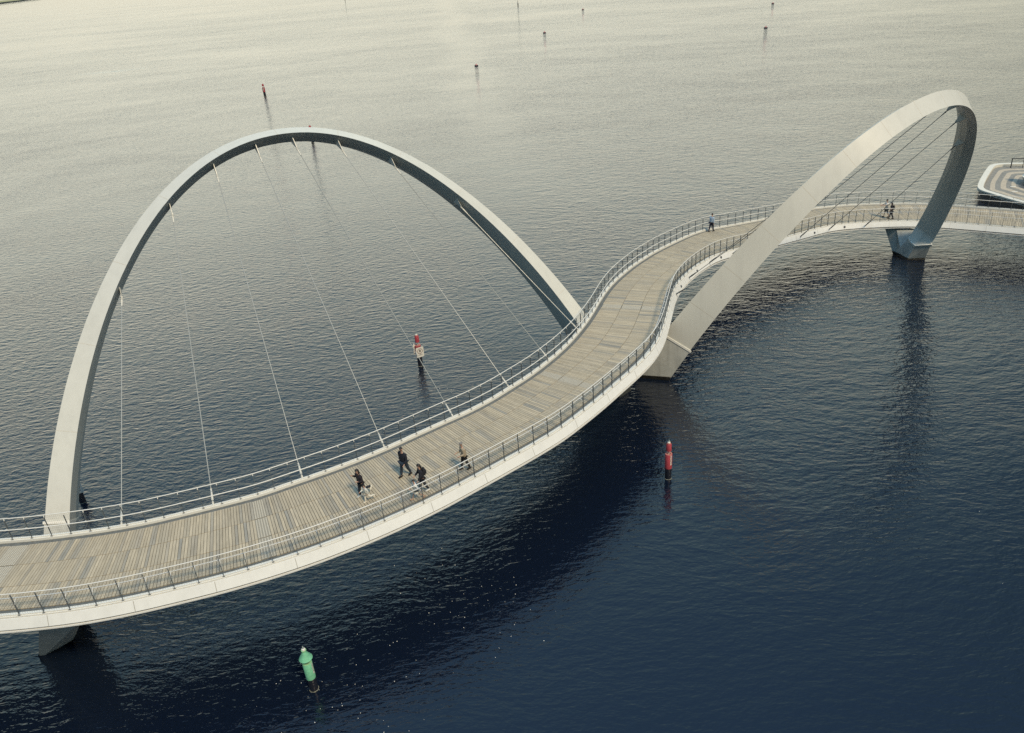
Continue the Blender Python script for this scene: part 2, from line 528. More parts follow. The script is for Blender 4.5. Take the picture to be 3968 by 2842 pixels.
EDGES = [0.3] + [e for g in GR for e in g] + [LEN - 0.4]
for strip in range(3):
    f0, f1 = strip / 3.0 + (0.003 if strip else 0), (strip + 1) / 3.0 - (0.003 if strip < 2 else 0)
    run_t, run_n = None, 0
    for a0, a1 in zip(EDGES[0::2], EDGES[1::2]):
        cnt = max(1, round((a1 - a0) / PITCH))
        for q in range(cnt):
            pit = (a1 - a0) / cnt
            s = a0 + q * pit
            if run_n <= 0:
                run_t = random.choices(base_tones, wts)[0]
                run_n = random.choice([1, 1, 1, 1, 1, 1, 2])
            run_n -= 1
            j = random.uniform(0.92, 1.08)
            c = tuple(x * j for x in run_t)
            z = DZ + random.uniform(-0.003, 0.003)
            e0, e1 = s + GAP / 2, s + pit - GAP / 2
            top = [lerp_pt(e0, f0, z), lerp_pt(e0, f1, z), lerp_pt(e1, f1, z), lerp_pt(e1, f0, z)]
            b = len(bv)
            bv += [tuple(p) for p in top] + [(p.x, p.y, p.z - 0.045) for p in top]
            fs = [(0, 1, 2, 3), (0, 4, 5, 1), (1, 5, 6, 2), (2, 6, 7, 3), (3, 7, 4, 0)]
            bf += [tuple(i + b for i in q2) for q2 in fs]
            tone += [c] * 5
            off = random.uniform(0, 50)
            grain += [((k in (1, 2)) * 1.9 + off, (k in (2, 3)) * 0.14 + off * 1.7) for k in (0, 1, 2, 3)] * 2
me = bpy.data.meshes.new('deck_boards')
me.from_pydata(bv, [], bf)
ca = me.attributes.new('tone', 'FLOAT_COLOR', 'FACE')
ca.data.foreach_set('color', np.array([(*c, 1) for c in tone], 'f').ravel())
ga = me.attributes.new('grain', 'FLOAT_VECTOR', 'POINT')
ga.data.foreach_set('vector', np.array([(*g, 0) for g in grain], 'f').ravel())
link('deck_boards', me, M_WOOD, bridge)
# joist bed seen through the gaps
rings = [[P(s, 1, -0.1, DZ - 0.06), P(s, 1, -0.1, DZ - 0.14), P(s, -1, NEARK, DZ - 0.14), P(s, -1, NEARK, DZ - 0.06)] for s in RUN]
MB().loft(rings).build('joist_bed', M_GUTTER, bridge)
for a, b in GR:
    slab, studs = MB(), MB()
    for strip in range(3):
        f0, f1 = strip / 3.0 + 0.004, (strip + 1) / 3.0 - 0.004
        top = [lerp_pt(a, f0, DZ), lerp_pt(a, f1, DZ), lerp_pt(b, f1, DZ), lerp_pt(b, f0, DZ)]
        slab.add([tuple(p) for p in top] + [(p.x, p.y, p.z - 0.045) for p in top], [(0, 1, 2, 3), (0, 4, 5, 1), (1, 5, 6, 2), (2, 6, 7, 3), (3, 7, 4, 0)])
        nx = int((b - a) / 0.105)
        ny = int(1.75 / 0.105)
        for i in range(nx):
            for k in range(ny):
                q = lerp_pt(a + (i + .5) / nx * (b - a), f0 + (k + .5 + .25 * (i % 2)) / (ny + .5) * (f1 - f0), DZ)
                studs.lathe([(0.038, 0.0), (0.032, 0.012), (0.0, 0.014)], q, 6)
    build_two('studded_strip', slab, M_GRATE, studs, M_STUD, bridge)

# ---- railings
H_TOP, H_HAND, H_BAR = 1.38, 0.88, 0.13


def railing(side):
    po = 0.16 if side > 0 else -0.12           # post line
    to = 0.20 if side > 0 else -0.07           # top rail
    ho = -0.10 if side > 0 else -0.36          # hand rail, inboard
    r = empty('deck_railing', (0, 0, 0))
    tag(r, 'white topped wire mesh railing along the far edge of the bridge deck' if side > 0 else 'white topped wire mesh railing along the near edge of the bridge deck', 'railing')
    MB().tube([P(s, side, to, DZ + H_TOP) for s in RUN], 0.025, 8).build('top_rail', M_RAIL, r, 60)
    MB().tube([P(s, side, ho, DZ + H_HAND) for s in RUN], 0.027, 8).build('handrail', M_RAIL, r, 60)
    MB().loft([[P(s, side, po + o, DZ + z) for o, z in ((-.02, H_BAR - .02), (.02, H_BAR - .02), (.02, H_BAR + .02), (-.02, H_BAR + .02))] for s in RUN]).build('bottom_rail', M_RAIL, r, 30)
    wires = MB()
    s = 0.5
    while s < LEN - 0.5:
        a, b = P(s, side, po, DZ + H_BAR), P(s, side, to, DZ + H_TOP - 0.02)
        wires.tube([a, b], 0.0028, 3, cap=False)
        s += 0.10
    for k in range(1, 9):
        f = k / 9.0
        wires.tube([P(q, side, po + (to - po) * f, DZ + H_BAR + (H_TOP - H_BAR) * f) for q in RUN], 0.0028, 3, cap=False)
    wires.build('mesh_infill', M_MESH, r)
    sp = 1.02
    s = 4.6
    proto = None
    while s < LEN - 3.2:
        x, y, nx, ny, L, R = at(s)
        rot = math.atan2(ny, nx) - math.pi / 2
        base = P(s, side, po, DZ + 0.09)
        if proto is None:
            m = MB()
            d = 1 if side > 0 else -1
            m.loft([[(x * a, y * b, z) for x, y in ((-1, -1), (1, -1), (1, 1), (-1, 1))] for a, b, z in ((.055, .06, 0), (.055, .06, .024), (.010, .034, .026), (.010, .034, 1.20))])
            post = m.build('post', M_POST, r)
            br = MB()
            br.tube([(0, 0, 0.62), (0, -d * 0.05, 0.70), (0, -d * 0.20, 0.76), (0, -d * 0.25, H_HAND - 0.09)], 0.020, 6)
            bro = br.build('rail_bracket', M_RAIL, None)
            sb = MB().tube([(0, 0, 1.17), (0, d * 0.03, 1.27)], 0.022, 6).build('post_head', M_RAIL, None)
            proto = (post, bro, sb)
            o, b2, b3 = proto
        else:
            o, b2, b3 = (q.copy() for q in proto)
            for q in (o, b2, b3):
                COL.objects.link(q)
            o.parent = r
        # bracket is one mesh joined under the post as its own piece
        o.location = base
        o.rotation_euler = (0, 0, rot)
        b2.parent = o
        b3.parent = o
        s += sp
    return r


railing(1)
railing(-1)

# ---------------------------------------------------------------- arches
ARCH = ([-26.5052, 34.6733, 7.6948, 51.2994, 0.5203, 23.3322, 2.0472, 1.3016], [10.5469, 53.1035, 42.5383, 75.3139, 0.4538, 20.6131, 2.0472, 1.3016])
SEC = [0.329, 0.4846, 0.6045, 0.9474, 0.9653, -0.1118, 0.9929, -0.3994, -0.2211, -0.2871, -0.1313, -0.5598, -0.8405, -0.0431, -1.4364, -0.5653]
NA = 121


def arch_geom(p, sign):
    b1 = np.array([p[0], p[1], 0.0]); b2 = np.array([p[2], p[3], 0.0])
    th, h, e, q = p[4:8]
    L = np.linalg.norm(b2 - b1); ax = (b2 - b1) / L
    hor = np.cross([0, 0, 1], ax) * sign
    upv = np.array([0, 0, 1]) * math.cos(th) + hor * math.sin(th)
    bn = np.array([0, 0, 1]) * math.sin(th) - hor * math.cos(th)
    a = np.linspace(-np.pi / 2, np.pi / 2, NA); x = np.sin(a)
    z = np.maximum(1 - np.abs(x) ** e, 1e-9) ** (1 / q)
    X = x * L / 2; Z = h * z
    C = (b1 + b2) / 2 + ax * X[:, None] + upv * Z[:, None]
    tx = np.gradient(X); tz = np.gradient(Z); l = np.hypot(tx, tz); tx /= l; tz /= l
    n = -tz[:, None] * ax + tx[:, None] * upv
    T = tx[:, None] * ax + tz[:, None] * upv
    k = np.abs(x) ** 2
    V = []
    for i in range(4):
        bb = SEC[4 * i] + (SEC[4 * i + 2] - SEC[4 * i]) * k
        nn = SEC[4 * i + 1] + (SEC[4 * i + 3] - SEC[4 * i + 1]) * k
        if sign < 0 and i == 1:
            bb = bb - 0.16; nn = nn - 0.12
        V.append(C + bn * bb[:, None] + n * nn[:, None])
    # a shallow fold in the inner deck-side face that dies out at the springings
    mid = V[1] * 0.62 + V[2] * 0.38
    outw = (V[1] - V[3]); outw /= np.linalg.norm(outw, axis=1)[:, None]
    fold = mid + (outw * 0.6 - n * 0.8) * (0.07 * np.clip(1.0 - k, 0, 1) * (0.4 if sign > 0 else 1.0))[:, None]
    Vs = [V[0], V[1], fold, V[2], V[3]]
    if sign < 0:
        # the second arch swings a little further out over its far springing
        eye = np.array([0, 0, CAM_H])
        kk = (1 - 0.028 * np.clip((np.arange(NA) - 55) / 60.0, 0, 1) ** 1.5)[:, None]
        Vs = [eye + (v - eye) * kk for v in Vs]
    return dict(V=Vs, C=C, n=n, T=T, bn=bn)


def ring(g, i, grow=1.0, shift=(0, 0, 0)):
    c = np.mean([v[i] for v in g['V']], axis=0)
    return [Vector(c + (v[i] - c) * grow) + Vector(shift) for v in g['V']]


def sharp_lengthwise(o, nseg):
    me = o.data
    for p in me.polygons:
        p.use_smooth = True
    bm = bmesh.new(); bm.from_mesh(me); bm.verts.ensure_lookup_table()
    for e in bm.edges:
        a, b = e.verts
        if abs(a.index - b.index) == nseg or len(e.link_faces) < 2 or e.calc_face_angle(0) > 0.9:
            e.smooth = False
    bm.to_mesh(me); bm.free()


M_SEAM = material('weld_stain', (0.60, 0.57, 0.49), 0.5)
archs = []
for ai, (p, sign) in enumerate(zip(ARCH, (1, -1))):
    g = arch_geom(p, sign)
    archs.append(g)
    i0, i1 = (9, 112)
    if ai == 0:
        i0, i1 = 11, 110
    else:
        i0, i1 = 13, 113
    rings_ = [ring(g, i) for i in range(i0, i1 + 1)]
    foot_ring = None
    if ai == 1:
        i1 = 110
        rings_ = [ring(g, i) for i in range(i0, i1 + 1)]
        foot_ring = [Vector(g['V'][q][j]) for q, j in enumerate((112, 114, 115, 115, 111))]
        eyev = Vector((0, 0, CAM_H))
        for q, f in ((1, 0.992), (2, 0.990), (3, 0.9886)):
            foot_ring[q] = eyev + (foot_ring[q] - eyev) * f
        rings_.append(foot_ring)
    m = MB().loft(rings_)
    o = m.build('arch', M_STEEL, bridge)
    sharp_lengthwise(o, 5)
    o['label'] = 'arch leaning away on the far side of the deck' if ai == 0 else 'arch leaning out on the near side of the deck'
    # slightly proud weld seams where the arch segments meet
    seams = MB()
    for i in (range(20, 108, 8) if ai == 0 else range(19, 110, 6)):
        c0, c1 = ring(g, i, 1.004), ring(g, i, 1.004)
        t = Vector(g['T'][i]) * 0.025
        seams.loft([[q - t for q in c0], [q + t for q in c1]], cap=False)
    seams.build('weld_seam', M_SEAM, o)
    # plinth bands
    for i, d in ((i0, -1), (i1, 1)):
        t = Vector(g['T'][i]) * d
        if foot_ring is not None and d > 0:
            fc = sum(foot_ring, Vector()) / 5
            big = [fc + (q - fc) * 1.09 for q in foot_ring]
            MB().loft([[q + t * 0.002 for q in big], [q + t * 0.24 for q in big]]).build('plinth', M_PLINTH, bridge)
            continue
        MB().loft([ring(g, i, 1.09, t * 0.002), ring(g, i, 1.09, t * 0.16)]).build('plinth', M_PLINTH, bridge)
    # concrete legs that carry the arch line down into the water
    for i, d, zbot in ((i0, -1, None), (i1, 1, None)):
        t = Vector(g['T'][i]) * d
        if foot_ring is not None and d > 0:
            fc = sum(foot_ring, Vector()) / 5
            topr = [fc + (q - fc) * 1.02 + t * 0.242 for q in foot_ring]
            W1, W2, W3 = Vector((39.89, 74.21, 0)), Vector((40.36, 72.35, 0)), Vector((42.02, 72.04, 0))
            botr = [Vector((42.6, 73.9, 0)), W1, W1 * 0.45 + W2 * 0.55, W2, W3]
            deep = [b + (b - q) * (1.2 / max(0.3, q.z - b.z)) for b, q in zip(botr, topr)]
            leg = MB().loft([deep, botr, topr]).build('pier_leg', M_CONC, bridge)
            bc = sum(botr, Vector()) / 5
            lo_ = [bc + (b - bc) * 1.012 - Vector((0, 0, .2)) for b in botr]
            hi_ = [bc + (b - bc) * 1.012 + (q - b) * (0.24 / (q.z - b.z)) for b, q in zip(botr, topr)]
            MB().loft([lo_, hi_]).build('tide_band', M_TIDE, leg)
            continue
        idx = list(range(i, -1, -1)) if d < 0 else list(range(i, NA))
        rs = [ring(g, i, 1.03, t * 0.162)]
        last = idx[-1]
        for j in idx[2::3]:
            rs.append(ring(g, j, 1.03))
        tl = Vector(g['T'][last]) * d
        rs.append(ring(g, last, 1.03, tl * 1.6))
        leg = MB().loft(rs).build('pier_leg', M_CONC, bridge)
        # wet tide band just above the water line: a sleeve 1 cm proud
        dz = tl.z if abs(tl.z) > 0.2 else -1
        lo = ring(g, last, 1.045, tl * (0.9)); hi = ring(g, last, 1.045, tl * (-0.42 / abs(dz)))
        # flatten the top of the sleeve to a level line
        lev = []
        for a, b in zip(lo, hi):
            f = (0.30 - a.z) / (b.z - a.z)
            lev.append(a + (b - a) * f)
        MB().loft([lo, lev]).build('tide_band', M_TIDE, leg)


# other arms of the V piers that carry the deck
def arm(bottom, top, name='pier_arm', mid=None):
    low = []
    for b, t in zip(bottom, top):
        b, t = Vector(b), Vector(t)
        low.append(b + (b - t) * (1.2 / (t.z - b.z)))
    mids = [[Vector(t) for t in mid]] if mid else []
    a = MB().loft([low] + ([[Vector(b) for b in bottom]] if mid else []) + mids + [[Vector(t) for t in top]]).build(name, M_CONC, bridge)
    lev0, lev1 = [], []
    c0 = sum((Vector(b) for b in bottom), Vector()) / len(bottom)
    for b, t in zip(bottom, top):
        b, t = Vector(b), Vector(t)
        b = c0 + (b - c0) * 1.02
        f = 0.32 / t.z
        lev0.append(b - (t - b) * 0.2); lev1.append(b + (t - b) * f)
    MB().loft([lev0, lev1]).build('tide_band', M_TIDE, a)
    return a


ZT = DZ - 0.90
# left pier: arm to the near side
arm([(-25.43, 29.16, 0), (-24.08, 30.01, 0), (-24.3, 31.8, 0), (-25.9, 31.8, 0)], [(-22.2, 26.1, ZT), (-20.6, 26.2, ZT), (-20.7, 28.2, ZT), (-22.4, 28.2, ZT)])
# right pier: arm to the far side
arm([(39.87, 74.20, 0), (40.20, 72.95, 0), (41.8, 72.8, 0), (41.5, 74.1, 0)], [(39.05, 75.1, 2.55), (39.85, 74.25, 2.55), (41.6, 73.9, 2.55), (40.9, 75.4, 2.55)])

# ---------------------------------------------------------------- hangers
HF = [14.44, 19.4, 24.64, 29.95, 34.81, 40.01, 44.68, 50.17]
HN = [59.03, 63.46, 68.43, 72.6, 78.0, 82.83, 87.34, 92.64]
LUG1 = [34, 44, 51, 57, 62, 68, 75, 84]
LUG2 = [28, 37, 46, 59, 64, 69, 76, 84]
for ai, (hs, lg) in enumerate(((HF, LUG1), (HN, LUG2))):
    g = archs[ai]
    for s, i in zip(hs, lg):
        v2 = Vector(g['V'][3][i]); v1 = Vector(g['V'][1][i]); n = Vector(g['n'][i]); T = Vector(g['T'][i]); bn = Vector(g['bn'])
        foot = P(s, 1, 0.22, DZ + 0.05) if ai == 0 else P(s, -1, 0.10, DZ - 0.2)
        face = v1 * 0.35 + v2 * 0.65
        dirn = (foot - face).normalized()
        tip = face + dirn * 0.75 - n * 0.05
        # lug plate: a fin across the inner face, thin along the arch
        up0 = v1 * 0.62 + v2 * 0.38 + n * 0.03
        lowp = v2 + (v2 - v1).normalized() * 0.02 + n * 0.05
        poly = [up0, tip + bn * 0.09, tip - bn * 0.05 + dirn * 0.02, lowp]
        th = T * 0.022
        lug = MB().loft([[q - th for q in poly], [q + th for q in poly]]).build('hanger_lug', M_SOCKET if ai == 0 else M_STEEL, bridge)
        d = (foot - tip).normalized()
        cab = MB().tube([tip, foot], 0.025, 6).build('hanger_cable', M_CABLE if ai == 0 else M_POST, bridge, 60)
        m = MB()
        m.tube([tip + d * q for q in (-.08, .10, .11, .15, .16, .62)], [.05, .05, .026, .026, .056, .038], 8)
        m.build('socket', M_SOCKET if ai == 0 else M_POST, cab, 50)
        m = MB()
        m.tube([foot - d * q for q in (0, .22, .23, .29, .30, .95)], [.055, .055, .03, .03, .066, .043], 8)
        m.build('socket', M_SOCKET if ai == 0 else M_POST, cab, 50)
# small round lights set in the near fascia of the second span
M_LAMPGLASS = material('light_glass', (0.10, 0.11, 0.12), 0.2)
for s in (61.04, 65.56, 70.69, 84.95, 89.5):
    c = P(s, -1, 0.12, DZ - 0.2)
    x, y, nx, ny, L, R = at(s)
    od = Vector((-nx * 0.92, -ny * 0.92, 0.39))
    m = MB()
    m.tube([c - od * 0.02, c + od * 0.035], 0.11, 14)
    MB().tube([c - od * 0.02, c + od * 0.035], 0.11, 14).build('fascia_light', M_LAMPGLASS, bridge)

# ---------------------------------------------------------------- channel markers
M_PILE = material('pile_black', (0.012, 0.014, 0.022), 0.4, noise=(6, 0.3))
M_RED = material('marker_red', (0.40, 0.055, 0.07), 0.5, noise=(4, 0.15))
M_REDTOP = material('marker_red_faded', (0.52, 0.20, 0.16), 0.6, noise=(9, 0.15))
M_GREEN = material('marker_green', (0.20, 0.55, 0.33), 0.5, noise=(6, 0.2))
M_GREENTOP = material('marker_green_faded', (0.30, 0.55, 0.30), 0.6, noise=(9, 0.15))
M_WHITE = material('sign_white', (0.78, 0.75, 0.67), 0.5, noise=(5, 0.04))
M_BLACK = material('letter_black', (0.012, 0.012, 0.016), 0.5)
M_WEED = material('waterline_crust', (0.34, 0.34, 0.26), 0.8, noise=(25, 0.4))
M_RING = material('ring_maroon', (0.13, 0.04, 0.05), 0.5)
M_LENS = material('lantern_lens', (0.30, 0.36, 0.33), 0.2)


def rot_box(m, ang, r, z, s, twist=0.0):
    R = Matrix.Rotation(ang, 3, 'Z')
    m.box(R @ Vector((r, 0, 0)) + Vector((0, 0, z)), s, R)


def marker(base, label, colour, faded, green=False, k=1.0, sleeve=(0.78, 1.78), strip=None, sign=None, sleeve_on=True, top=(2.05, 2.58)):
    r = empty('channel_marker', base)
    tag(r, label, 'channel marker')
    MB().lathe([(0.0, -1.5), (0.205 * k, -1.5), (0.205 * k, sleeve[0] + 0.3), (0.0, sleeve[0] + 0.3)], n=24).build('pile', M_PILE, r, 40)
    rnd = random.Random(len(label))
    fm = MB()
    for q in range(26):
        a = q / 26 * 2 * math.pi
        w = rnd.uniform(0.0, 0.03)
        fm.add([(0.207 * k * math.cos(a + e), 0.207 * k * math.sin(a + e), zz) for e, zz in ((-.11, 0.015), (.11, 0.015), (.11, 0.02 + w), (-.11, 0.02 + rnd.uniform(0.0, .02)))] +
               [((0.215 * k + w * .6) * math.cos(a + e), (0.215 * k + w * .6) * math.sin(a + e), 0.012) for e in (-.11, .11)], [(0, 1, 2, 3), (0, 4, 5, 1)])
    fm.build('foam_collar', M_WEED, r)
    z0, z1 = sleeve
    sl = MB().lathe([(0.206 * k, z0), (0.225 * k, z0), (0.225 * k, z1), (0.215 * k, z1 + 0.012)], n=28).build('sleeve', colour, r, 40)
    MB().lathe([(0.215 * k, z1 + 0.012), (0.13 * k, z1 + 0.012), (0.125 * k, z1 - 0.10), (0.0, z1 - 0.10)], n=28).build('sleeve_rim', faded, sl, 40)
    # bolted bracket inside the rim that carries the top mark
    bk = MB()
    for q in range(3):
        a = q * 2.094 + 0.4
        bk.tube([(0.09 * k * math.cos(a), 0.09 * k * math.sin(a), z1 - 0.1), (0.03 * k * math.cos(a), 0.03 * k * math.sin(a), z1 + 0.12)], 0.014 * k, 6)
    bk.tube([(0, 0, z1 + 0.05), (0, 0, top[0] + 0.06)], 0.022 * k, 8)
    bk.build('bracket', M_SOCKET, r)
    if green:
        tp = MB().lathe([(0.0, top[0] - 0.02), (0.20, top[0] - 0.02), (0.305, top[0] + 0.03), (0.315, top[0] + 0.06), (0.11, top[1] - 0.10), (0.09, top[1])], n=30).build('topmark', colour, r, 40)
    else:
        tp = MB().lathe([(0.0, top[0]), (0.175 * k, top[0]), (0.175 * k, top[0] + 0.01), (0.165 * k, top[1] - 0.05), (0.135 * k, top[1]), (0.0, top[1])], n=28).build('topmark', colour, r, 40)
    zt = top[1]
    MB().lathe([(0.0, zt), (0.115 * k, zt), (0.125 * k, zt + 0.03), (0.115 * k, zt + 0.055), (0.07 * k, zt + 0.06), (0.0, zt + 0.06)], n=22).build('lantern_collar', faded, r, 40)
    ln = MB().lathe([(0.085 * k, zt + 0.06), (0.08 * k, zt + 0.12), (0.05 * k, zt + 0.14), (0.0, zt + 0.15)], n=18).build('lantern', M_WHITE, r, 40)
    MB().lathe([(0.04 * k, zt + 0.13), (0.035 * k, zt + 0.22), (0.008 * k, zt + 0.30), (0.0, zt + 0.31)], n=12).build('lens', M_LENS, ln, 40)
    if strip is not None:
        a = strip
        n = 5
        st = MB()
        vs = []
        for q in range(n + 1):
            an = a - 0.20 + 0.40 * q / n
            vs += [(0.229 * k * math.cos(an), 0.229 * k * math.sin(an), z0 + 0.30), (0.229 * k * math.cos(an), 0.229 * k * math.sin(an), z1 - 0.03)]
        st.add(vs, [(2 * q, 2 * q + 2, 2 * q + 3, 2 * q + 1) for q in range(n)])
        so = st.build('number_strip', M_WHITE, r)
        # the worn, unreadable dark characters down the strip
        ch = MB()
        rn = random.Random(7)
        zz = z1 - 0.09
        while zz > z0 + 0.36:
            for q in range(2):
                rot_box(ch, a + rn.uniform(-.08, .08), 0.231 * k, zz + rn.uniform(-.015, .015), (0.004, rn.uniform(.02, .05) * k, rn.uniform(.012, .022)))
            rot_box(ch, a + rn.choice((-.09, .09)), 0.231 * k, zz - 0.005, (0.004, 0.014, 0.045))
            zz -= 0.078
        ch.build('worn_lettering', M_BLACK, so)
    return r


def knots_sign(r, ang, z, w=0.58, h=0.80, off=0.27, plain=False):
    """white board with a ring and figure facing direction ang"""
    holder = None
    R = Matrix.Rotation(ang + math.pi / 2, 4, 'Z') @ Matrix.Rotation(math.pi / 2, 4, 'X')   # local x right, y up, z out
    L = Matrix.Translation(Vector((math.cos(ang) * off, math.sin(ang) * off, z))) @ R
    m = MB()
    ch = 0.05
    pts = [(-w / 2 + ch, -h / 2), (w / 2 - ch, -h / 2), (w / 2, -h / 2 + ch), (w / 2, h / 2 - ch), (w / 2 - ch, h / 2), (-w / 2 + ch, h / 2), (-w / 2, h / 2 - ch), (-w / 2, -h / 2 + ch)]
    m.loft([[(x, y, -0.012) for x, y in pts], [(x, y, 0.012) for x, y in pts]])
    b = m.build('sign_board', M_WHITE, r)
    b.matrix_local = L
    if plain:
        MB().box((0, h * .3, -0.03), (w * .9, 0.05, 0.04)).box((0, -h * .3, -0.03), (w * .9, 0.05, 0.04)).build('sign_frame', M_WHITE, b)
        return b
    rg = MB()
    n = 40
    vs, fs = [], []
    for q in range(n):
        a = q / n * 2 * math.pi
        for rr in (0.195, 0.232):
            for zz in (0.013, 0.018):
                vs.append((rr * math.cos(a), 0.10 + rr * math.sin(a) * 1.02, zz))
    for q in range(n):
        q2 = (q + 1) % n
        A, B = q * 4, q2 * 4
        fs += [(A, B, B + 1, A + 1), (A + 2, A + 3, B + 3, B + 2), (A + 1, B + 1, B + 3, A + 3)]
    rg.add(vs, fs)
    rg.build('sign_ring', M_RING, b)
    t1 = text_mesh('8', 0.32, 'figure')
    o = link('figure', t1, M_BLACK, b); o.location = (0, 0.10, 0.016)
    t2 = text_mesh('KNOTS', 0.105, 'lettering')
    o = link('lettering', t2, M_BLACK, b); o.location = (0, -0.24, 0.016)
    return b


CAMA = lambda b: math.atan2(-b[1], -b[0])      # direction from a marker toward the viewpoint
gb = (-10.58, 25.70, 0)
marker(gb, 'green channel marker with cone top standing in the dark water near the bottom left', M_GREEN, M_GREENTOP, green=True, strip=CAMA(gb) + 0.98, top=(2.02, 2.55), sleeve=(0.81, 1.80))
rb = (9.29, 39.79, 0)
marker(rb, 'red channel marker with can top and lettered strip, in front of the middle pier', M_RED, M_REDTOP, strip=CAMA(rb) + 0.75, sleeve=(0.82, 1.87), top=(2.13, 2.62))
eb = (-7.65, 57.98, 0)
e = marker(eb, 'red topped channel marker with a white 8 knots board, seen through the far arch', M_RED, M_REDTOP, sleeve=(0.84, 1.92), top=(2.22, 2.80), k=1.05)
knots_sign(e, CAMA(eb) + 0.36, 1.38, w=0.66, h=0.90, off=0.30)
knots_sign(e, CAMA(eb) - 1.9, 1.62, w=0.66, h=0.90, plain=True, off=0.30)
f1 = (-61.58, 225.61, 0)
marker(f1, 'distant red channel marker standing clear above the top of the far arch', M_RED, M_REDTOP, strip=CAMA(f1) - 0.2, sleeve=(1.03, 2.2), top=(2.5, 3.05), k=1.55)
f2 = (-35.25, 155.86, 0)
marker(f2, 'red channel marker mostly hidden behind the crown of the far arch', M_RED, M_REDTOP, sleeve=(1.03, 2.2), top=(2.6, 3.2), k=1.3)
f3 = (21.51, 523.22, 0)
marker(f3, 'farthest whole channel marker, a dark post at the top edge middle of the picture', M_WHITE, M_WHITE, sleeve=(1.9, 2.9), top=(3.0, 3.5), k=1.4)
f4 = (-130.46, 822.90, 0)
marker(f4, 'tiny far marker post cut by the top edge above the far arch', M_WHITE, M_WHITE, sleeve=(1.9, 2.9), top=(3.0, 3.5), k=1.4)
ls = (-29.07, 42.32, 0)
e = marker(ls, 'black pile with a white board half hidden behind the far arch left foot', M_RED, M_REDTOP, sleeve=(0.85, 1.5), top=(1.8, 2.3), k=1.0)
knots_sign(e, CAMA(ls) - 0.2, 1.32, w=0.66, h=0.90)

# ---------------------------------------------------------------- mooring buoys
M_BUOYD = material('buoy_dark', (0.02, 0.02, 0.03), 0.5)
M_BUOYP = material('buoy_pink', (0.50, 0.24, 0.22), 0.6, noise=(3, 0.2))
proto = None
BU = [((-3.43, 252.67), 0.34, 'dark mooring buoy with pink top, nearest of the five, left of centre near the top'),
      ((24.01, 340.08), 0.36, 'dark mooring buoy with pink top alone above the picture centre, second nearest'),
      ((52.77, 451.25), 0.36, 'farthest small mooring buoy, right of the far post at the top edge'),
      ((98.24, 292.60), 0.37, 'dark mooring buoy at upper right, left of the near arch crown'),
      ((133.9, 391.5), 0.36, 'small mooring buoy close to the top edge at upper right')]
for (x, y), k, lab in BU:
    if proto is None:
        root = empty('mooring_buoy', (x, y, 0))
        MB().lathe([(0.0, -0.5), (0.8, -0.4), (1.0, 0.0), (1.0, 0.55), (0.75, 0.72), (0.0, 0.75)], n=20).build('hull', M_BUOYD, root, 40)
        MB().lathe([(0.72, 0.70), (0.55, 1.15), (0.25, 1.35), (0.10, 1.45), (0.08, 1.9), (0.0, 1.92)], n=16).build('cap', M_BUOYP, root, 40)
        proto = root
    else:
        root = proto.copy(); COL.objects.link(root)
        for c in proto.children:
            d = c.copy(); COL.objects.link(d); d.parent = root
    root.location = (x, y, 0)
    root.scale = (k * 1.75, k * 1.75, k * 1.25)
    tag(root, lab, 'buoy', 'mooring buoys on the open water')

# ---------------------------------------------------------------- drifting flecks on the water (nobody could count them)
rn = random.Random(11)
fl = MB()
CLK = 30.1 / 28.7
CL = [(-49.5, 79.5, 2.2, 14), (-7.0, 60.2, 1.0, 10), (-6.7, 55.6, 0.8, 14), (-5.9, 53.0, 1.0, 18), (-5.0, 50.8, 0.8, 22), (-5.4, 32.6, 1.2, 26), (-3.4, 30.0, 1.8, 46), (-1.4, 27.6, 1.5, 40),
      (-10.6, 25.2, 1.2, 22), (-8.6, 23.8, 1.5, 44), (-6.3, 22.2, 1.4, 46), (-4.6, 21.0, 1.2, 30), (-7.5, 26.5, 2.2, 30), (-12.5, 44, 6, 12), (22, 40, 8, 14)]
for cx, cy, sg, n in CL:
    for q in range(int(n * 0.38)):
        x, y = cx * CLK + rn.gauss(0, sg), cy * CLK + rn.gauss(0, sg * .8)
        r = rn.uniform(0.010, 0.030) * (1.0 if cy < 45 else 1.6)
        a0 = rn.uniform(0, 6)
        k = rn.uniform(0.5, 1.0)
        rg0 = [(x + r * math.cos(a0 + t * 1.2566) * k, y + r * math.sin(a0 + t * 1.2566), 0.001) for t in range(5)]
        rg1 = [(x + (px - x) * .7, y + (py - y) * .7, 0.016) for px, py, pz in rg0]
        fl.loft([rg0, rg1])
tag(fl.build('foam_flecks', M_FOAM), 'pale foam flecks drifting on the water', 'foam', kind='stuff')

# ---------------------------------------------------------------- the paved island at the right edge
M_ISLW = material('island_rim_white', (0.74, 0.71, 0.62), 0.5, noise=(1, 0.04))
M_ISLG = material('island_paving_grey', (0.26, 0.25, 0.22), 0.8, noise=(3, 0.25), bump=(8, 0.3))
M_ISLC = material('island_paving_cream', (0.50, 0.43, 0.33), 0.8, noise=(2.2, 0.18))
M_ISLD = material('island_skirt_shade', (0.015, 0.017, 0.022), 0.6)  # near-black colour puts the shadow of the undercut on the skirt
M_STONE = material('pedestal_stone', (0.36, 0.37, 0.36), 0.7, noise=(2.5, 0.25), bump=(6, 0.5))
M_PAVW = material('paving_wet', (0.10, 0.11, 0.12), 0.5, noise=(2.0, 0.35))
OUT = [(57.71, 90.8), (59.77, 93.7), (63.45, 98.43), (64.26, 99.13), (65.1, 99.45), (66.74, 99.28), (72.2, 97.6), (78.5, 93.3), (80.6, 84.9), (76.4, 76.4), (70.0, 73.7), (64.2, 76.2), (58.7, 82.7), (58.05, 84.73), (57.41, 87.35), (57.05, 88.78), (57.2, 89.75)]


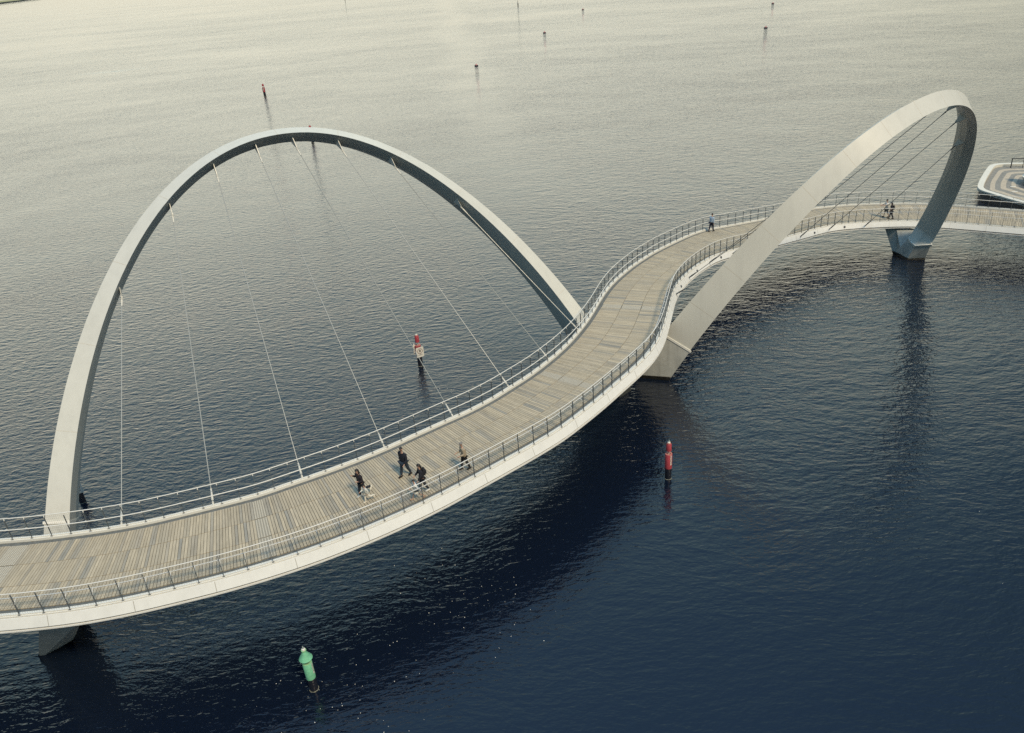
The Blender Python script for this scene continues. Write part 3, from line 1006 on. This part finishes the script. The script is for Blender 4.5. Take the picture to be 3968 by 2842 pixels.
def inset(poly, d):
    n = len(poly)
    out = []
    for i in range(n):
        a, b, c = Vector((*poly[i - 1], 0)), Vector((*poly[i], 0)), Vector((*poly[(i + 1) % n], 0))
        e0, e1 = (b - a).normalized(), (c - b).normalized()
        n0, n1 = Vector((e0.y, -e0.x, 0)), Vector((e1.y, -e1.x, 0))
        k = (n0 + n1).normalized()
        k = k / max(0.5, k.dot(n0))
        out.append((b.x + k.x * d, b.y + k.y * d))
    return out


def chaikin(poly, it=2):
    for _ in range(it):
        q = []
        for i in range(len(poly)):
            a, b = poly[i], poly[(i + 1) % len(poly)]
            q += [(a[0] * .75 + b[0] * .25, a[1] * .75 + b[1] * .25), (a[0] * .25 + b[0] * .75, a[1] * .25 + b[1] * .75)]
        poly = q
    return poly


OUT = chaikin(OUT)
area = sum(OUT[i - 1][0] * OUT[i][1] - OUT[i][0] * OUT[i - 1][1] for i in range(len(OUT)))
if area > 0:
    OUT = OUT[::-1]
lv = lambda poly, z: [Vector((x, y, z)) for x, y in poly]
isl = empty('island_platform', (0, 0, 0))
tag(isl, 'paved island platform with a white rim and wavy cream bands at the right edge', 'island platform')
RZ = 1.25
IN1 = inset(OUT, 0.62)
MB().loft([lv(inset(OUT, 0.1), RZ - 0.22), lv(OUT, RZ - 0.16), lv(OUT, RZ), lv(IN1, RZ), lv(IN1, RZ - 0.34)], cap=False).build('rim', M_ISLW, isl, 30)
MB().loft([lv(inset(OUT, 0.25), -1.0), lv(inset(OUT, 0.25), RZ - 0.32), lv(inset(OUT, 0.1), RZ - 0.32), lv(inset(OUT, 0.1), RZ - 0.22)], cap=False).build('skirt', M_ISLD, isl)
MB().loft([lv(inset(OUT, 0.02), RZ - 0.36), lv(inset(OUT, -0.0), RZ - 0.30), lv(inset(OUT, 0.14), RZ - 0.30)], cap=False).build('rim_lip', M_ISLW, isl)
fz = RZ - 0.33


def disc(poly, z):
    m = MB()
    m.add(lv(poly, z), [tuple(range(len(poly)))])
    return m


disc(inset(OUT, 0.55), fz).build('paving', M_ISLG, isl)
CXY = (65.2, 90.6)


def shrink(f, wob=0.0):
    n = len(OUT)
    return [(CXY[0] + (x - CXY[0]) * f * (1 + wob * math.sin(7 * 2 * math.pi * i / n)), CXY[1] + (y - CXY[1]) * f) for i, (x, y) in enumerate(OUT)]


for k, (fa, fb) in enumerate(((0.80, 0.72), (0.63, 0.54), (0.455, 0.38))):
    MB().loft([lv(shrink(fa, 0.012), fz + 0.005), lv(shrink(fb, 0.012), fz + 0.005)], cap=False).build('paving_band', M_ISLC, isl)
bowl = empty('stone_bowl', (64.75, 90.5, fz))
tag(bowl, 'round pale stone bowl on the paved island at the right edge', 'stone bowl')
MB().lathe([(0.7, 0.0), (1.35, 0.30), (1.62, 0.75), (1.58, 0.86), (1.42, 0.86), (1.36, 0.72), (0.9, 0.5), (0.0, 0.45)], n=40).build('bowl', M_STONE, bowl, 40)
MB().lathe([(1.60, 0.862), (1.64, 0.90), (1.50, 0.93), (1.38, 0.90), (1.40, 0.862)], n=40).build('bowl_lip', M_ISLW, bowl, 40)
ped = empty('stone_pedestal', (64.55, 91.0, fz + 0.46))
tag(ped, 'mottled grey stone column standing in the round bowl', 'pedestal')
MB().lathe([(0.72, 0.0), (0.70, 1.1), (0.66, 1.2)], n=28).build('shaft', M_STONE, ped, 40)
MB().lathe([(0.66, 1.2), (0.80, 1.3), (0.74, 1.9), (0.45, 2.5), (0.0, 2.7)], n=28).build('head', M_STONE, ped, 40)
M_DARKRAIL = material('dark_rail', (0.02, 0.025, 0.03), 0.45)
gr = empty('guard_rail', (66.22, 98.05, fz))
tag(gr, 'black guard rail on the back rim of the paved island', 'guard rail')
q0, q1 = Vector((0, 0, 0)), Vector((7.5, -2.3, 0))
MB().tube([q0 + Vector((-0.1, 0.05, 1.18)), q1 + Vector((0, 0, 1.18))], 0.055, 8).build('top_rail', M_DARKRAIL, gr, 50)
for k in range(6):
    q = q0 + (q1 - q0) * (k * 0.17)
    MB().tube([q, q + Vector((-.02, .01, 1.16))], 0.065 if k == 0 else 0.035, 8).build('post', M_DARKRAIL, gr, 50)
disk = [(64.6 + 2.3 * math.cos(a), 89.6 + 1.9 * math.sin(a)) for a in np.linspace(0, 2 * math.pi, 28, endpoint=False)]
disc(disk, fz + 0.010).build('wet_patch', M_PAVW, isl)
for k, (x, y) in enumerate(((61.6, 90.0), (60.6, 88.0))):
    MB().box((x, y, fz + 0.05), (0.55, 0.22, 0.06), Matrix.Rotation(-0.3, 3, 'Z')).build('paving_light', M_WHITE, isl)

# ---------------------------------------------------------------- people
M_SKIN = material('skin', (0.50, 0.31, 0.23), 0.55)
M_HAIRD = material('hair_dark', (0.015, 0.013, 0.014), 0.5)
M_HAIRG = material('hair_grey', (0.22, 0.21, 0.20), 0.6)
CLOTH = {}


def cloth(name, col):
    if name not in CLOTH:
        CLOTH[name] = material(name, col, 0.85, noise=(7.0, 0.18), bump=(22.0, 0.5))
    return CLOTH[name]


def skin_obj(name, verts, edges, radii, mat, parent, sub=1):
    me = bpy.data.meshes.new(name)
    me.from_pydata([tuple(v) for v in verts], edges, [])
    o = link(name, me, mat, parent)
    mod = o.modifiers.new('skin', 'SKIN')
    mod.use_smooth_shade = True
    sl = me.skin_vertices[0].data
    for i, r in enumerate(radii):
        sl[i].radius = (r, r) if not isinstance(r, tuple) else r
    sl[0].use_root = True
    sm = o.modifiers.new('sub', 'SUBSURF')
    sm.levels = sub
    sm.render_levels = sub
    return o


def person(loc, face_dir, label, H=1.74, top=('navy', (0.01, 0.012, 0.02)), low=('navy', (0.01, 0.012, 0.02)), shoes=('black', (0.01, 0.01, 0.012)), hair=M_HAIRD, hair_long=False,
           legs=((0.3, 0.1), (-0.3, 0.3)), arms=((0.3, 0.15, 0.3), (-0.3, 0.15, 0.3)), lean=0.04, head_turn=0.0, head_down=0.1, width=1.12, short_sleeve=False, low_len=1.0, skirt=None, hood=False, hem=0.0, glasses=False, group=None):
    """legs: (thigh swing forward, knee bend) right, left; arms: (swing forward, spread, elbow bend)"""
    k = H / 1.75
    root = empty('person', loc, math.atan2(face_dir[1], face_dir[0]) - math.pi / 2)
    tag(root, label, 'person', group)
    J = {}
    J['pel'] = Vector((0, 0, 0))
    J['spi'] = Vector((0, lean * 0.5 * 0.24, 0.22))
    J['che'] = Vector((0, lean * 0.45, 0.43))
    J['nek'] = Vector((0, lean * 0.56, 0.565))
    J['hb'] = Vector((0, lean * 0.62 + 0.015, 0.64))
    low_pt = 9
    for sd, nm, (sw, kn) in ((1, 'R', legs[0]), (-1, 'L', legs[1])):
        hp = Vector((sd * 0.095 * width, 0, -0.03))
        J['hip' + nm] = hp
        kd = Vector((0, math.sin(sw), -math.cos(sw)))
        kp = hp + kd * 0.44
        ad = Vector((0, math.sin(sw - kn), -math.cos(sw - kn)))
        ap = kp + ad * 0.43
        J['kne' + nm] = kp; J['ank' + nm] = ap
        fd = sw - kn
        fo = Vector((0, math.cos(fd * 0.75), math.sin(fd * 0.75) if kn > 0.5 else min(0.25, max(-.3, math.sin(fd) * .5))))
        J['toe' + nm] = ap + fo * 0.17 + Vector((0, 0, -0.045))
        J['hel' + nm] = ap - fo * 0.05 + Vector((0, 0, -0.05))
        low_pt = min(low_pt, J['toe' + nm].z, J['hel' + nm].z)
        sh = Vector((sd * 0.185 * width, J['che'].y * 1.0, 0.475))
        J['sho' + nm] = sh
        s_, sp_, eb_ = arms[0] if sd > 0 else arms[1]
        udir = Vector((sd * math.sin(sp_), math.sin(s_) * math.cos(sp_), -math.cos(s_) * math.cos(sp_)))
        el = sh + udir * 0.29
        f_ang = s_ + eb_
        inw = -0.35 * min(1.0, eb_)
        fdir = Vector((sd * (math.sin(sp_) * .5 + inw * .6), math.sin(f_ang), -math.cos(f_ang))).normalized()
        wr = el + fdir * 0.255
        J['elb' + nm] = el; J['wri' + nm] = wr; J['pal' + nm] = wr + fdir * 0.075
        J['fd' + nm] = fdir
    lift = -low_pt + 0.035
    for q in J:
        if not q.startswith('fd'):
            J[q] = (J[q] + Vector((0, 0, lift)))
    hc = J['hb'] + Vector((0, 0.015, 0.125))
    # ---- body: one continuous skinned surface, fingers included
    V, E, Rr, idx = [], [], [], {}
    def av(nm, p, r, par=None):
        idx[nm] = len(V)
        V.append(p * k); Rr.append((r[0] * k, r[1] * k) if isinstance(r, tuple) else r * k)
        if par is not None:
            E.append((idx[par], idx[nm]))
    av('pel', J['pel'], (0.12, 0.085))
    av('spi', J['spi'], (0.10, 0.075), 'pel')
    av('che', J['che'], (0.115, 0.08), 'spi')
    av('nek', J['nek'], 0.052, 'che')
    av('hb', J['hb'], 0.055, 'nek')
    av('hd1', hc + Vector((0, 0.005, -0.02)), (0.074, 0.088), 'hb')
    av('hd2', hc + Vector((0, 0, 0.055)), (0.070, 0.085), 'hd1')
    av('hd3', hc + Vector((0, -0.005, 0.10)), 0.03, 'hd2')
    for nm, sd in (('R', 1), ('L', -1)):
        av('hip' + nm, J['hip' + nm], 0.080, 'pel')
        av('thi' + nm, J['hip' + nm].lerp(J['kne' + nm], .45), 0.070, 'hip' + nm)
        av('kne' + nm, J['kne' + nm], 0.050, 'thi' + nm)
        av('cal' + nm, J['kne' + nm].lerp(J['ank' + nm], .35), 0.050, 'kne' + nm)
        av('ank' + nm, J['ank' + nm], 0.030, 'cal' + nm)
        av('toe' + nm, J['ank' + nm].lerp(J['toe' + nm], .6), 0.018, 'ank' + nm)
        av('sho' + nm, J['sho' + nm], 0.045, 'che')
        av('elb' + nm, J['elb' + nm], 0.037, 'sho' + nm)
        av('fam' + nm, J['elb' + nm].lerp(J['wri' + nm], .4), 0.036, 'elb' + nm)
        av('wri' + nm, J['wri' + nm], 0.024, 'fam' + nm)
        av('pal' + nm, J['pal' + nm], (0.036, 0.018), 'wri' + nm)
        fd = J['fd' + nm]
        lat = fd.cross(Vector((sd, 0, 0))).normalized()
        inn = Vector((-sd, 0, 0))
        for q, (o, ln) in enumerate(((-0.027, .068), (-0.009, .078), (0.010, .072), (0.027, .056))):
            b = J['pal' + nm] + lat * o + fd * 0.02
            av(f'f{q}a{nm}', b + fd * ln * .5 + inn * 0.006, 0.0095, 'pal' + nm)
            av(f'f{q}b{nm}', b + fd * ln * .85 + inn * 0.03, 0.008, f'f{q}a{nm}')
        av('tha' + nm, J['pal' + nm].lerp(J['wri' + nm], .35) - lat * 0.042 + inn * .012, 0.012, 'wri' + nm)
        av('thb' + nm, J['pal' + nm] - lat * 0.055 + inn * .02 + fd * .02, 0.009, 'tha' + nm)
    body = skin_obj('body', V, E, Rr, M_SKIN, root, 1)
    # ---- garments follow the same joints a little larger
    mt = cloth(*top)
    V2, E2, R2 = [], [], []
    def gv(p, r, par=None):
        G = 1.27
        V2.append(p * k); R2.append((r[0] * k * G, r[1] * k * G) if isinstance(r, tuple) else r * k * G)
        if par is not None:
            E2.append((par, len(V2) - 1))
        return len(V2) - 1
    c = gv(J['che'], (0.175 * width, 0.135))
    w = gv(J['spi'], (0.155 * width, 0.122), c)
    hpv = gv(J['pel'].lerp(J['spi'], 0.25 - hem), (0.165 * width, 0.128), w)
    gv(J['pel'].lerp(J['spi'], -0.05 - hem), (0.165 * width, 0.125), hpv)
    nk = gv(J['nek'] - Vector((0, 0, .035)), 0.075, c)
    if hood:
        gv(J['hb'] - Vector((0, 0.06, 0.02)), 0.085, nk)
    for nm in 'RL':
        a = gv(J['sho' + nm], 0.074, c)
        b = gv(J['elb' + nm], 0.055, a)
        if short_sleeve:
            R2[b] = 0.058 * k
            V2[b] = J['sho' + nm].lerp(J['elb' + nm], .75) * k
        else:
            f = gv(J['elb' + nm].lerp(J['wri' + nm], .5), 0.050, b)
            gv(J['wri' + nm] - J['fd' + nm] * 0.01, 0.042, f)
    skin_obj('jacket' if hood else 'shirt', V2, E2, R2, mt, root, 1)
    V2, E2, R2 = [], [], []
    ml = cloth(*low)
    pv = gv(J['pel'] + Vector((0, 0, .05)), (0.152 * width, 0.115))
    for nm in 'RL':
        a = gv(J['hip' + nm] - Vector((0, 0, .03)), 0.098, pv)
        t = gv(J['hip' + nm].lerp(J['kne' + nm], .5), 0.088, a)
        if low_len < 0.6:
            continue
        b = gv(J['kne' + nm], 0.068, t)
        if low_len < 0.8:
            continue
        c2 = gv(J['kne' + nm].lerp(J['ank' + nm], .45), 0.062, b)
        gv(J['ank' + nm] + Vector((0, 0, .02)), 0.055, c2)
    skin_obj('shorts' if low_len < 0.8 else 'trousers', V2, E2, R2, ml, root, 1)
    if skirt:
        m = MB()
        n = 24
        rings = []
        for f, rr in ((0.0, 0.155), (0.35, 0.19), (0.8, 0.23), (1.0, 0.245)):
            cz = J['pel'] + Vector((0, 0, 0.08 - f * 0.36))
            rings.append([(cz + Vector((math.cos(2 * math.pi * q / n) * rr * (1 + .06 * f * math.sin(q * 2.1)), math.sin(2 * math.pi * q / n) * rr * 0.95, 0))) * k for q in range(n)])
        m.loft(rings, cap=False)
        o = m.build('skirt', cloth(*skirt), root, 60)
    # shoes
    msh = cloth(*shoes)
    for nm in 'RL':
        ax = (J['toe' + nm] - J['hel' + nm]).normalized()
        m = MB()
        upv = Vector((0, 0, 1)) - ax * ax.z
        upv.normalize()
        sdv = ax.cross(upv)
        rings = []
        for f, w_, h_ in ((-.03, .030, .05), (0.03, .040, .085), (.10, .046, .088), (.17, .052, .07), (.23, .048, .05), (.265, .020, .03)):
            cc = J['hel' + nm] + ax * f - upv * 0.025
            rings.append([(cc + sdv * (w_ * x) + upv * (h_ * y)) * k for x, y in ((-1, 0), (1, 0), (1.0, .45), (.55, 1), (-.55, 1), (-1.0, .45))])
        m.loft(rings).build('shoe', msh, root, 50)
    # face and hair on a turned head frame
    hf = empty('head', hc * k)
    hf.parent = root
    hf.rotation_euler = (-head_down, 0, head_turn)
    fm = MB()
    fm.add([(0.0, 0.098, 0.018), (-0.013, 0.086, -0.024), (0.013, 0.086, -0.024), (0, 0.115, -0.022)], [(0, 1, 3), (0, 3, 2), (1, 2, 3)])
    for sd in (-1, 1):
        fm.lathe([(0.0, -0.02), (0.012, -0.015), (0.016, 0), (0.012, 0.02), (0.0, 0.024)], (sd * 0.082, 0.0, -0.005), 8)
    fo = fm.build('nose_and_ears', M_SKIN, hf, True)
    ey = MB()
    for sd in (-1, 1):
        ey.box((sd * 0.032, 0.090, 0.014), (0.026, 0.012, 0.011))
        ey.box((sd * 0.032, 0.092, 0.034), (0.034, 0.010, 0.006))
    if glasses:
        ey.box((0, 0.098, 0.014), (0.13, 0.010, 0.032))
    ey.build('eyes', M_HAIRD, hf)
    MB().box((0, 0.088, -0.052), (0.044, 0.012, 0.010)).build('mouth', material_cached('lips', (0.30, 0.12, 0.10)), hf)
    hm = MB()
    n, mrow = 20, 9
    vs, fs = [], []
    for a in range(mrow + 1):
        th = a / mrow * (math.pi * (0.62 if not hair_long else 0.66))
        for q in range(n):
            ph = 2 * math.pi * q / n
            front = math.sin(ph)
            t2 = th * (0.60 if front > 0.3 else 1.0 if front < 0 else 0.85)
            rx, ry, rz = 0.088, 0.103, 0.100
            if hair_long:
                rx, ry, rz = 0.098, 0.112, 0.108
            wob = 1 + 0.035 * math.sin(q * 3.1 + a * 1.7)
            vs.append((rx * math.sin(t2) * math.cos(ph) * wob, ry * math.sin(t2) * math.sin(ph) * wob - 0.008, 0.045 + rz * math.cos(t2) * wob))
    for a in range(mrow):
        for q in range(n):
            q2 = (q + 1) % n
            fs.append((a * n + q, a * n + q2, (a + 1) * n + q2, (a + 1) * n + q))
    hm.add(vs, fs)
    if hair_long:
        hm.loft([[(math.cos(2 * math.pi * q / 12) * rx, math.sin(2 * math.pi * q / 12) * ry - 0.065, z) for q in range(12)] for z, rx, ry in ((0.05, .085, .06), (-0.06, .095, .06), (-0.17, .085, .05), (-0.22, .05, .03))])
    hm.build('hair', hair, hf, 60)
    for ch in list(hf.children):
        ch.scale = (k, k, k)
    return root, J, k


def material_cached(name, col):
    if name not in MATS:
        material(name, col, 0.6)
    return MATS[name]


def backpack(root, J, k, label, col=(0.012, 0.013, 0.018)):
    b = empty('backpack', root.matrix_basis @ (Vector((0, J['che'].y - 0.20, J['che'].z - 0.06)) * k), root.rotation_euler.z)
    tag(b, label, 'backpack')
    mt = cloth('backpack_cloth', col)
    m = MB()
    rings = []
    for z, w, d in ((-.24, .12, .06), (-.20, .145, .085), (0.0, .15, .095), (.14, .14, .085), (.20, .09, .05)):
        rings.append([(math.copysign(abs(math.cos(a)) ** .6, math.cos(a)) * w * k, math.copysign(abs(math.sin(a)) ** .6, math.sin(a)) * d * k, z * k) for a in np.linspace(0, 2 * math.pi, 20, endpoint=False)])
    m.loft(rings).build('sack', mt, b, 50)
    MB().box((0, -0.105 * k, -0.08 * k), (0.20 * k, 0.05 * k, 0.18 * k)).build('front_pocket', mt, b)
    for sd in (-1, 1):
        MB().tube([(sd * .09 * k, .07 * k, .17 * k), (sd * .10 * k, .20 * k, .22 * k), (sd * .11 * k, .33 * k, .08 * k), (sd * .12 * k, .25 * k, -.12 * k), (sd * .11 * k, .05 * k, -.20 * k)], 0.018 * k, 6).build('strap', mt, b, 50)
    return b


bpy.context.view_layer.update()
NAVY = ('sweater_navy', (0.008, 0.010, 0.020))
BLACK = ('cloth_black', (0.010, 0.010, 0.014))
CREAM = ('cloth_cream', (0.76, 0.73, 0.64))
WHITE = ('cloth_white', (0.84, 0.82, 0.76))
# walkers on the near span
person((-6.18, 34.46, DZ), (-0.66, -0.75), 'person in navy sweater and dark jeans striding left in the middle of the deck', 1.76, top=NAVY, low=('jeans_dark', (0.022, 0.035, 0.055)),
       legs=((0.27, 0.06), (-0.27, 0.10)), arms=((-0.22, 0.30, 0.25), (0.10, 0.25, 0.70)), head_turn=0.7, head_down=0.2, width=1.24, glasses=True)
r, J, k = person((-8.30, 32.95, DZ), (-0.72, -0.69), 'person in dark hooded jacket and sunglasses running behind a small child', 1.64, top=('jacket_dark', (0.014, 0.011, 0.018)), low=('leggings_dark', (0.012, 0.018, 0.03)), shoes=CREAM, hood=True, hair_long=True, glasses=True,
       legs=((0.18, 0.10), (-0.25, 1.15)), arms=((-0.1, 0.50, 2.3), (0.1, 0.25, 1.9)), head_down=0.15, lean=0.1, low_len=1.0)
person((-7.98, 32.42, DZ), (-0.80, -0.60), 'small dark haired child in cream top and trousers running in front of the hooded person', 1.08, top=('child_grey', (0.66, 0.66, 0.60)), low=CREAM, shoes=CREAM,
       legs=((0.30, 0.25), (-0.45, 1.0)), arms=((0.4, 0.2, 0.9), (-0.5, 0.2, 0.9)), lean=0.15, head_down=0.3)
r, J, k = person((-5.12, 32.98, DZ), (-0.93, -0.36), 'person with dark curly hair in black jacket and white shoes walking beside a child', 1.62, top=('jacket_black', (0.012, 0.013, 0.020)), low=('trousers_dark', (0.014, 0.018, 0.032)), shoes=WHITE, hair_long=True,
       legs=((0.22, 0.05), (-0.20, 0.25)), arms=((0.35, 0.15, 0.45), (0.35, 0.2, 0.3)), head_down=0.35, lean=0.1)
backpack(r, J, k, 'black backpack on the back of the curly haired person in white shoes')
person((-5.40, 32.30, DZ), (-0.95, -0.30), 'child in white top and cream skirt over black shorts running beside the near railing', 1.22, top=WHITE, low=BLACK, shoes=('sandal_tan', (0.42, 0.28, 0.20)), low_len=0.5, skirt=CREAM, short_sleeve=False,
       legs=((0.50, 0.20), (-0.45, 0.55)), arms=((0.35, 0.2, 0.5), (-0.7, 0.45, 0.2)), lean=0.12, head_down=0.15, hem=0.35)
person((-2.96, 34.62, DZ), (-0.90, -0.44), 'older grey haired person in beige jacket and black trousers with hands held in front', 1.66, top=('jacket_beige', (0.38, 0.31, 0.22)), low=BLACK, hair=M_HAIRG,
       legs=((0.22, 0.05), (-0.22, 0.12)), arms=((0.12, 0.12, 1.3), (0.12, 0.12, 1.3)), head_down=0.35, lean=0.10, hem=0.2)
# walkers on the far span
person((20.64, 73.03, deck_z(76.48)), (0.80, 0.60), 'person in light blue shirt and navy trousers seen from behind by the far railing', 1.72, top=('shirt_blue', (0.36, 0.46, 0.58)), low=('trousers_navy', (0.012, 0.016, 0.04)),
       legs=((0.22, 0.05), (-0.25, 0.15)), arms=((-0.15, 0.16, 0.2), (0.2, 0.16, 0.3)), head_down=0.05)
person((39.32, 75.9, deck_z(95.53)), (-0.98, 0.15), 'person in white shirt and shorts pointing ahead beyond the near arch', 1.76, top=('shirt_white', (0.72, 0.68, 0.62)), low=('shorts_grey', (0.10, 0.11, 0.12)), low_len=0.7, short_sleeve=True,
       legs=((0.18, 0.05), (-0.25, 0.2)), arms=((0.9, 0.1, 0.5), (1.1, 0.1, 0.4)), head_down=0.05, width=1.15)
r, J, k = person((39.55, 75.3, deck_z(95.8)), (-0.97, 0.24), 'shorter person in black top and trousers with a black backpack beside the white shirted one', 1.58, top=('top_black', (0.010, 0.011, 0.02)), low=('trousers_black', (0.012, 0.014, 0.026)), hair_long=True, short_sleeve=True,
       legs=((0.15, 0.05), (-0.2, 0.2)), arms=((-0.3, 0.2, 0.2), (0.3, 0.15, 0.3)), head_down=0.1)
backpack(r, J, k, 'black backpack on the back of the shorter person beyond the near arch')
